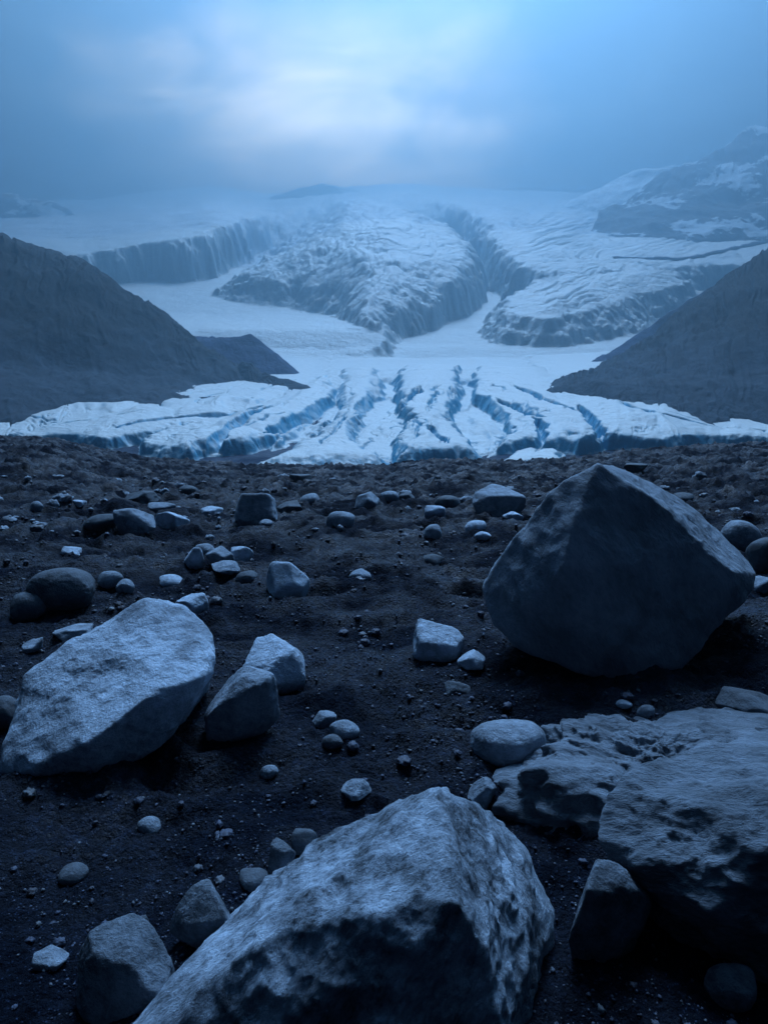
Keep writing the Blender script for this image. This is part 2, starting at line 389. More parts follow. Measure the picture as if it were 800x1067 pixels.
# radial crevasses opening from the centre of the tongue
th = np.arctan2(A - 452, (R - 372) * 4.2); rad = np.hypot(A - 452, (R - 372) * 4.2)
ww = nz(.03, .05, 3, 80) * .22
k1 = ridged(st((th + ww) * 6.5, rad * .004, 0 * A), 2).reshape(sh)
k2 = ridged(st((th + ww) * 17, rad * .009, 0 * A + 4), 2).reshape(sh)
k3 = nz(.03, .20, 4, 90, ridged)
fan = sstep(404, 432, R) * (.35 + .65 * core)
ti = rows_t = np.where(R[:, 0] > 398)[0]; sl = slice(ti[0], sh[0])
At = A[sl] + ni(.03, 3, 120)[sl] * 9 + ni(.12, 2, 121)[sl] * 2; Rt = R[sl] + ni(.03, 3, 122)[sl] * 1.0
rg = random.Random(4)
cre = [  # crevasses read off the photograph: points, width, depth
 ([(438, 421), (428, 430), (418, 440)], 5, 9), ([(407, 418), (392, 430), (380, 446)], 6, 10), ([(445, 462), (454, 470), (466, 482)], 4, 7),
 ([(492, 424), (505, 438), (522, 450)], 6, 10), ([(519, 431), (540, 440), (566, 452)], 5, 8), ([(534, 420), (560, 432), (600, 448)], 4, 6),
 ([(120, 460), (180, 450), (241, 445), (275, 436)], 7, 9), ([(212, 486), (232, 470), (255, 453), (285, 436)], 7, 9), ([(278, 466), (305, 452), (336, 436)], 6, 9),
 ([(299, 476), (314, 455), (340, 436), (352, 425)], 6, 10), ([(240, 466), (270, 456), (300, 446)], 3, 5), ([(620, 432), (680, 450), (740, 456)], 4, 6),
 ([(600, 440), (615, 455), (622, 470)], 5, 9), ([(455, 418), (452, 432), (446, 446)], 3, 5), ([(470, 418), (468, 430)], 3, 5), ([(330, 480), (350, 462), (362, 440)], 3, 5),
 ([(30, 456), (90, 450), (150, 444)], 3, 4), ([(690, 447), (760, 456), (830, 458)], 3, 4), ([(560, 478), (566, 462), (556, 450)], 5, 8), ([(430, 480), (436, 464), (432, 450)], 3, 5)]
for k_ in range(34):
    an = rg.uniform(-1.35, 1.35); r0 = rg.uniform(150, 330); ln = rg.uniform(30, 110); pl_ = []
    for q_ in range(4):
        rr = r0 + ln * q_ / 3; aa = an + rg.uniform(-.03, .03)
        pl_.append((452 + math.sin(aa) * rr * (1.25 if abs(an) > .6 else .75), 372 + math.cos(aa) * rr / 3.6))
    cre.append((pl_, rg.uniform(1.6, 3.2), rg.uniform(1.5, 4.)))
cut = np.zeros(At.shape)
for pl_, wd_, dp_ in cre:
    dm = np.full(At.shape, 1e9); n_seg = len(pl_) - 1
    for q_ in range(n_seg):
        ax, ay = pl_[q_]; bx, by = pl_[q_ + 1]; ex, ey = bx - ax, (by - ay) * KR
        tt_ = np.clip(((At - ax) * ex + (Rt - ay) * KR * ey) / (ex * ex + ey * ey), 0, 1)
        endf = 1.
        f_ = (q_ + tt_) / n_seg; taper = np.clip(np.minimum(f_, 1 - f_) * 5, .12, 1)
        dm = np.minimum(dm, np.hypot(At - ax - tt_ * ex, (Rt - ay) * KR - tt_ * ey) / taper)
    cut = np.maximum(cut, dp_ * (1.45 if dp_ > 5 else 1) * np.clip(1 - dm / (wd_ * (2.6 if dp_ > 9 else 1.3 if dp_ > 5 else .9)), 0, 1) ** .75)
full = np.zeros(sh); full[sl] = cut
pat = sstep(-.1, .25, nz(.02, .05, 2, 110))
hf = np.where(hf > 0, np.maximum(hf - full - fan * (np.clip(k2 - .80, 0, 1) * 22 * pat), np.minimum(hf, 1.5)), hf)
kr = fbm(st((th + ww * .5) * 6.5, rad * .0035, 0 * A + 30), 2).reshape(sh)
hf += np.where(hf > 2, 1, 0) * kr * 9 * sstep(408, 440, R)
hf += tface * ni(.10, 3, 97) * 3 + ni(.012, 4, 99) * 4 * fan + ni(.10, 3, 98) * .6 * fan
tt = sstep(388, 372, R)
h = hf * (1 - tt) + (hup + 10 * (1 - .8 * sstep(280, 245, R))) * tt
h = np.where(R < 388, np.maximum(h, 1), h)
V = field(A, R, h)
rows = R[:, 0]
Fg = grid_faces(*sh)
ncol = sh[1] - 1
def band(name, r0, r1, m):
    sel = np.where((rows[:-1] >= r0) & (rows[:-1] < r1))[0]
    a, b = sel[0], sel[-1] + 2
    o = setting(name, fast_mesh(name, V.reshape(sh[0], sh[1], 3)[a:b].reshape(-1, 3), grid_faces(b - a, sh[1])), m)
    return o
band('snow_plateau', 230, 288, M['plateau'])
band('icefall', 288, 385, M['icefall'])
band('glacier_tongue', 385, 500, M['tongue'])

# ------------------------------------------------------------------ hills, ridges and peaks
def loft(name, lines, m, nu=420, nv=200, amp=4., freq=.02, seed=0, gully=1., tip=None):
    """lines: each a list of (px, row, Y) from one side to the other; near line first"""
    u = np.linspace(0, 1, nu); G = []
    for ln in lines:
        Q = np.array([P(*q) for q in ln]); t_ = np.linspace(0, 1, len(Q))
        G.append(np.stack([np.interp(u, t_, Q[:, k]) for k in range(3)], -1))
    G = np.array(G); tv = np.linspace(0, len(lines) - 1, nv); i = np.minimum(tv.astype(int), len(lines) - 2); f = (tv - i)[:, None, None]
    W = G[i] * (1 - f) + G[i + 1] * f
    for _ in range(6): W[1:-1] = (W[:-2] + 2 * W[1:-1] + W[2:]) / 4
    q = W.reshape(-1, 3)
    n1 = fbm(q * freq + seed, 6); n2 = ridged(q * np.array([freq * 1.7, freq * .5, freq * .25]) + seed, 4) * gully
    uu, vv = np.meshgrid(u, tv); wob = fbm(q * freq * 2.5 + 50, 3) * .35
    n3 = ridged(st(uu.ravel() * nu / 16. + wob * 3, vv.ravel() * .9 + wob, 0 * uu.ravel() + seed), 4) - .2
    fadev = (sstep(.9, 2., vv) * .75 + .25).ravel()
    tf = 1. if tip is None else np.clip((np.abs(uu.ravel() - tip)) * 7 + .12, 0, 1)
    q2 = q.copy(); q2[:, 2] += tf * (n1 * 1.6 + (n2 - .2) * .6 + n3 * gully * fadev * .8) * amp
    return setting(name, fast_mesh(name, q2, grid_faces(nv, nu)), m)
loft('scree_hill', [
    [(-260, 520, 190), (-100, 480, 225), (0, 463, 250), (100, 449, 275), (200, 433, 320), (270, 421, 370), (330, 422, 350)],
    [(-260, 420, 260), (-100, 385, 320), (0, 378, 345), (100, 390, 370), (190, 398, 400), (262, 408, 410), (324, 405, 372)],
    [(-260, 190, 400), (-100, 215, 430), (0, 251, 450), (90, 278, 455), (175, 336, 460), (240, 382, 460), (320, 402, 388)],
    [(-260, 170, 470), (-100, 208, 520), (0, 249, 540), (90, 280, 540), (175, 342, 520), (240, 388, 500), (316, 403, 405)],
    [(-260, 300, 800), (-100, 330, 800), (0, 350, 800), (90, 370, 800), (175, 390, 700), (240, 405, 600), (318, 426, 430)]],
    M['hill'], 520, 300, 4.5, .022, 3, 1.3, tip=1)
loft('scree_hill', [
    [(556, 428, 330), (610, 434, 303), (680, 446, 270), (760, 454, 258), (860, 458, 250), (1050, 480, 215)],
    [(564, 408, 358), (612, 403, 335), (690, 408, 315), (770, 412, 305), (860, 410, 300), (1050, 420, 240)],
    [(568, 403, 385), (614, 389, 440), (680, 352, 480), (745, 302, 490), (805, 262, 480), (1050, 120, 400)],
    [(572, 404, 405), (614, 393, 520), (680, 356, 540), (745, 306, 560), (812, 262, 560), (1050, 110, 500)],
    [(562, 426, 430), (620, 410, 620), (690, 390, 700), (760, 370, 800), (850, 350, 800), (1050, 330, 800)]],
    M['hill'], 520, 300, 4.5, .022, 40, 1.3, tip=0)
loft('rocky_ridge', [
    [(560, 406, 425), (610, 404, 440), (660, 400, 480), (720, 394, 540), (820, 382, 600)],
    [(563, 398, 442), (608, 385, 500), (648, 358, 560), (700, 322, 620), (800, 262, 680)],
    [(568, 400, 480), (612, 389, 560), (655, 364, 640), (710, 330, 700), (800, 270, 760)],
    [(575, 410, 560), (620, 400, 680), (660, 385, 760), (710, 365, 800), (800, 330, 900)]],
    M['ridge'], 300, 160, 4, .02, 17, .5, tip=0)
loft('rocky_ridge', [
    [(120, 404, 440), (200, 406, 440), (262, 402, 450), (285, 400, 455), (316, 396, 465)],
    [(120, 346, 500), (200, 356, 505), (232, 349, 510), (262, 351, 510), (312, 389, 480)],
    [(120, 342, 560), (200, 354, 560), (232, 352, 560), (262, 356, 555), (306, 389, 520)],
    [(120, 380, 640), (200, 385, 640), (240, 385, 630), (260, 388, 610), (300, 398, 560)]],
    M['ridge'], 260, 140, 5, .02, 23, .5, tip=1)
loft('mountain_peak', [
    [(600, 262, 1250), (660, 262, 1250), (740, 262, 1250), (820, 268, 1250), (1000, 275, 1250)],
    [(622, 228, 1420), (662, 222, 1420), (740, 214, 1410), (820, 206, 1410), (1000, 210, 1400)],
    [(626, 221, 1500), (690, 186, 1580), (752, 156, 1640), (785, 136, 1680), (1000, 125, 1700)],
    [(640, 228, 1800), (700, 205, 1900), (760, 180, 2000), (800, 165, 2000), (1000, 150, 2000)],
    [(650, 260, 2300), (700, 250, 2300), (760, 240, 2300), (800, 235, 2300), (1000, 220, 2300)]],
    M['peak'], 420, 240, 30, .005, 31, .22)
loft('snow_slope', [
    [(470, 246, 1900), (560, 248, 1900), (640, 248, 1850), (800, 245, 1850)],
    [(520, 230, 2150), (600, 207, 2150), (660, 178, 2150), (800, 150, 2150)],
    [(540, 236, 2600), (620, 226, 2600), (690, 206, 2600), (800, 190, 2600)]],
    M['snowpeak'], 260, 120, 30, .004, 12, .2)
loft('far_mountain', [
    [(-250, 260, 1900), (-100, 260, 1900), (0, 258, 1900), (60, 258, 1900), (130, 258, 1900)],
    [(-250, 165, 2100), (-100, 178, 2100), (0, 204, 2100), (50, 206, 2100), (125, 250, 2050)],
    [(-250, 190, 2600), (-100, 200, 2600), (0, 220, 2600), (50, 230, 2600), (120, 252, 2600)]],
    M['peak'], 260, 120, 42, .006, 52, .3)
loft('far_mountain', [
    [(200, 262, 2650), (280, 238, 2650), (330, 238, 2650), (420, 238, 2650), (500, 262, 2650)],
    [(205, 262, 2880), (285, 203, 2880), (335, 190, 2880), (400, 200, 2880), (495, 262, 2880)],
    [(210, 265, 3300), (290, 222, 3300), (335, 210, 3300), (400, 215, 3300), (490, 265, 3300)]],
    M['peak'], 260, 120, 22, .005, 64, .3)
# dark medial moraine running across the plateau
def interp_field(a, r):
    i = int(np.argmin(np.abs(rows - r))); j = int(np.argmin(np.abs(A[0] - a)))
    return V.reshape(sh[0], sh[1], 3)[i, j]
def visible_row(pt):
    tn = (pt[2] - CAM_H) / pt[1]; v = (tn * CP + SP) / (CP - tn * SP)
    return 533.5 - v * F
pts = []
V3 = V.reshape(sh[0], sh[1], 3)
for a in np.linspace(636, 940, 120):
    j = int(np.argmin(np.abs(A[0] - a)))
    target = np.interp(a, [620, 700, 800, 940], [284, 273, 251, 228])
    colv = V3[:, j]; tn = (colv[:, 2] - CAM_H) / colv[:, 1]
    rw = 533.5 - (tn * CP + SP) / (CP - tn * SP) * F
    ok = rows < 312
    i = int(np.argmin(np.abs(rw - target) + (~ok) * 999)); pts.append(colv[i])
pts = np.array(pts)
for _ in range(12): pts[1:-1] = (pts[:-2] + 2 * pts[1:-1] + pts[2:]) / 4
wd = np.linspace(2.5, 9, len(pts)); Vm = []
for kx, kz in ((0, -4), (-1, .2), (0, 2.2), (1, .2), (0, -4)):
    q = pts.copy(); q[:, 1] += kx * wd * 1.6; q[:, 2] += kz * wd * .35 + kx * wd * .5; Vm.append(q)
Vm = np.array(Vm).reshape(-1, 3); Vm[:, 2] += fbm(Vm * .05, 3) * 3
mo = setting('medial_moraine', fast_mesh('medial_moraine', Vm, grid_faces(5, len(pts))), M['ridge'])

# ------------------------------------------------------------------ rocks
_bm = bmesh.new(); _ico = {}
def ico(n):
    if n not in _ico:
        b = bmesh.new(); bmesh.ops.create_icosphere(b, subdivisions=n, radius=1)
        v = np.array([x.co[:] for x in b.verts]); f = np.array([[x.index for x in q.verts] for q in b.faces]); b.free()
        _ico[n] = (v / np.linalg.norm(v, axis=1)[:, None], f)
    return _ico[n]
def hull_planes(pts):
    b = bmesh.new()
    for p in pts: b.verts.new(p)
    r = bmesh.ops.convex_hull(b, input=b.verts[:])
    b.normal_update()
    pl = {}
    for f in b.faces:
        n_ = np.array(f.normal); d_ = float(n_ @ np.array(f.calc_center_median()))
        pl[tuple(np.round(n_, 3))] = (n_, d_)
    b.free()
    return np.array([v[0] for v in pl.values()]), np.array([v[1] for v in pl.values()])
def convex(dirs, n_, d_, p):
    k = np.maximum(dirs @ n_.T, 0) / np.maximum(d_, .02)[None, :]
    mx = k.max(1)
    return 1 / (mx * ((k / mx[:, None]) ** p).sum(1) ** (1 / p))
def hero(name, pts, m, sub=7, p=26, amp=.05, freq=2., seed=0, strat=(1, 1, 1), rid=.6, rotv=None):
    W = np.array(pts, float); c = W.mean(0)
    n_, d_ = hull_planes([tuple(x) for x in (W - c)])
    flip = d_ < 0; n_[flip] *= -1; d_[flip] *= -1
    dirs, f = ico(sub)
    dirs = dirs.copy(); q = dirs * convex(dirs, n_, d_, p)[:, None]
    size = float(np.median(np.linalg.norm(q, axis=1)))
    s = q / size * freq * np.array(strat) + seed
    a1 = fbm(s, 7, .52); a2 = ridged(s * .8 + 3, 5, .55)
    fac = np.abs(noise(s * 1.7 + 9)) * 1.0
    disp = (a1 * .9 + (a2 - .25) * rid - fac * .5) * amp * size
    fineq = q * 9. * np.array(strat)
    disp += (np.abs(fbm(fineq + seed, 5, .6))) * amp * size * .22
    L = np.linalg.norm(q, axis=1)[:, None]
    q = q + dirs * disp[:, None]
    me = fast_mesh(name, q, f)
    o = bpy.data.objects.new(name, me); link(o, m); o.location = c
    return o
def GP(px, Y, dz=-.06):         # on the ground at depth Y below picture column px
    v = -.3; X = Y * (px - 400) / F / (CP + v * SP)
    return (X, Y, float(ground_z([X], [Y], False)[0]) + dz)

o = hero('boulder', [P(622, 481, 5.22), P(576, 512, 5.25), P(548, 545, 5.3), P(499, 612, 5.45), P(510, 650, 5.25), P(535, 674, 5.1), P(585, 693, 5.0),
    P(640, 712, 4.95), P(668, 713, 4.95), P(697, 706, 5.05), P(735, 668, 5.15), P(742, 650, 5.2), P(772, 628, 5.4), P(789, 598, 5.8), P(762, 596, 5.28),
    P(693, 533, 5.25), P(650, 490, 5.7), P(710, 522, 5.9), P(586, 590, 4.83), P(560, 610, 5.05), P(600, 650, 4.9),
    P(700, 520, 6.5), P(768, 574, 6.5), P(640, 498, 6.6), P(560, 560, 6.7), GP(560, 6.6), GP(720, 6.6), P(775, 600, 6.7), GP(640, 7.0)],
    M['big_hero'], 7, 260, .05, 1.9, 5, rid=1.2)
tag(o, 'huge dark angular boulder with smooth camera-facing side and pointed top, largest rock on the right', 'boulder')
o = hero('boulder', [P(150, 626, 4.35), P(178, 628, 4.45), P(207, 641, 4.5), P(223, 662, 4.4), P(221, 700, 4.15), P(200, 735, 3.9),
    P(72, 668, 4.1), P(100, 652, 4.3), P(28, 705, 3.9), P(3, 790, 3.55), P(5, 812, 3.5), P(48, 797, 3.4), P(95, 772, 3.42), P(155, 726, 3.65), P(215, 702, 3.95),
    P(40, 826, 3.5), P(110, 815, 3.55), P(170, 775, 3.75), GP(20, 4.4), P(35, 700, 4.6), P(140, 637, 4.9), P(213, 668, 4.9), GP(120, 5.0), GP(215, 4.8), GP(60, 3.55, -.1)],
    M['left_hero'], 7, 70, .075, 1.6, 12, rid=1.0)
tag(o, 'large pale weathered boulder with shadowed underside at the left edge of the gravel', 'boulder')
o = hero('boulder', [P(455, 824, 2.22), P(480, 832, 2.3), P(528, 860, 2.5), P(558, 905, 2.46), P(574, 950, 2.4), P(572, 1000, 2.3), P(562, 1067, 2.15), P(545, 1170, 1.95), P(476, 878, 2.0),
    P(405, 846, 2.32), P(335, 880, 2.25), P(290, 910, 2.2), P(262, 940, 2.12), P(232, 985, 2.02), P(190, 1035, 1.92), P(145, 1070, 1.86), P(80, 1130, 1.75),
    P(283, 972, 1.82), P(350, 975, 1.8), P(410, 958, 1.78), P(468, 938, 1.76), P(490, 962, 1.76), P(518, 1047, 1.74), P(200, 1062, 1.74),
    P(300, 1200, 1.62), P(420, 1200, 1.6), P(500, 1200, 1.62), P(150, 1180, 1.62), GP(430, 2.9), GP(560, 2.7), GP(300, 2.7), GP(200, 2.4), P(450, 832, 2.6), P(520, 862, 2.75), P(350, 878, 2.5)],
    M['front_hero'], 7, 120, .075, 2.6, 31, (1, 1, .8), rid=1.2)
tag(o, 'big rough peaked rock in the foreground with pale streaked top and dark front', 'boulder')
o = hero('rock_outcrop', [P(512, 850, 3.2), P(540, 812, 3.35), P(585, 768, 3.75), P(600, 757, 3.95), P(640, 764, 3.95), P(680, 756, 4.15), P(730, 764, 4.1), P(800, 762, 4.2), P(900, 765, 4.3),
    P(560, 800, 3.2), P(640, 800, 3.25), P(560, 845, 3.05), P(640, 858, 3.0), P(720, 880, 2.9), P(900, 920, 2.8), GP(520, 3.5), GP(600, 4.3), GP(900, 4.8), GP(640, 3.1, -.7), GP(900, 2.9, -.7), GP(900, 4.6, -.7), GP(600, 4.2, -.7), GP(540, 3.5, -.5)],
    M['slab'], 7, 80, .17, 2.4, 44, (.8, 1, 1.6), rid=1.5)
tag(o, 'low uneven dark rock outcrop stretching behind the angular boulder at the lower right edge', 'rock')
o = hero('boulder', [P(627, 856, 2.5), P(638, 829, 2.56), P(668, 803, 2.66), P(700, 788, 2.8), P(745, 780, 2.95), P(800, 762, 3.15), P(900, 745, 3.3),
    P(630, 882, 2.42), P(690, 918, 2.27), P(738, 948, 2.14), P(760, 912, 2.16), P(800, 886, 2.16), P(900, 845, 2.15), P(700, 945, 2.28), P(760, 1000, 2.2), P(900, 1060, 2.0), GP(700, 2.5, -.1), GP(700, 3.0), GP(900, 3.2), GP(900, 2.1), GP(800, 2.6, -.6)],
    M['slab'], 7, 110, .10, 1.9, 71, (.7, 1, 1.3), rid=1.3)
tag(o, 'heavy angular boulder with lit sloping top cut by the right frame edge above dark hollow', 'boulder')

rnd = random.Random(11)
def rock(label, box, tone='mid', kind='angular', seed=None, group=None, name='rock', sub=5, thick=.8, tilt=None):
    x0, y0, x1, y1 = box; seed = seed if seed is not None else rnd.randrange(9999)
    r = np.random.RandomState(seed)
    cx = (x0 + x1) / 2; cy = (y0 + y1) / 2 + (y1 - y0) * .04; happ = (y1 - y0) * 1.18
    Y = hit(cx, y1)[1]
    for _ in range(6):
        den = CP + (533.5 - cy) / F * SP; mpp = Y / F / den; s_y = float(slope(cy)); th_ = math.atan(-s_y)
        wv_ = (x1 - x0) * mpp; dep = wv_ * thick; H_ = happ * mpp / den * math.cos(th_)
        hz = math.sqrt(max(H_ ** 2 - (dep * math.sin(th_)) ** 2, (.38 * wv_) ** 2)) / math.cos(th_)
        k = (cx - 400) / F / den
        g_ = float(ground_z([Y * k], [Y], False)[0]) + hz * .27
        Yt = (g_ - CAM_H) / s_y if s_y < -.02 else Y
        Y = Y + .8 * (min(max(Yt, 1), 50) - Y)
    nP = {'angular': 13, 'block': 9, 'round': 34, 'slab': 11}[kind]
    n_ = r.normal(size=(nP, 3)); n_ /= np.linalg.norm(n_, axis=1)[:, None]
    d_ = r.uniform(.62, 1., nP) if kind != 'round' else r.uniform(.88, 1., nP)
    base = np.array([[1, 0, 0], [-1, 0, 0], [0, 1, 0], [0, -1, 0], [0, 0, 1], [0, 0, -1]], float)
    base += r.normal(size=(6, 3)) * .18; base /= np.linalg.norm(base, axis=1)[:, None]
    n_ = np.vstack([n_, base]); d_ = np.concatenate([d_, np.full(6, .95)])
    dirs, f = ico(sub)
    q = dirs * convex(dirs, n_, d_, {'angular': 22, 'block': 30, 'round': 7, 'slab': 22}[kind])[:, None]
    a = {'angular': .10, 'block': .07, 'round': .06, 'slab': .09}[kind]
    q = q * (1 + a * (fbm(q * 1.8 + seed, 5, .55) + .5 * ridged(q * 1.3 + seed, 4) + .25 * np.abs(fbm(q * 8 + seed, 3))))[:, None]
    e = q.max(0) - q.min(0); q = q - (q.max(0) + q.min(0)) / 2
    q = q / e * np.array([wv_, dep, hz])
    tl = tilt if tilt is not None else r.uniform(-.15, .15)
    c_, s_ = math.cos(tl), math.sin(tl)
    q = np.stack([q[:, 0] * c_ + q[:, 2] * s_, q[:, 1], -q[:, 0] * s_ + q[:, 2] * c_], -1)
    o = bpy.data.objects.new(name, fast_mesh(name, q, f)); link(o, M[tone])
    o.location = (Y * k, Y, g_)
    return tag(o, label, 'rock', group)
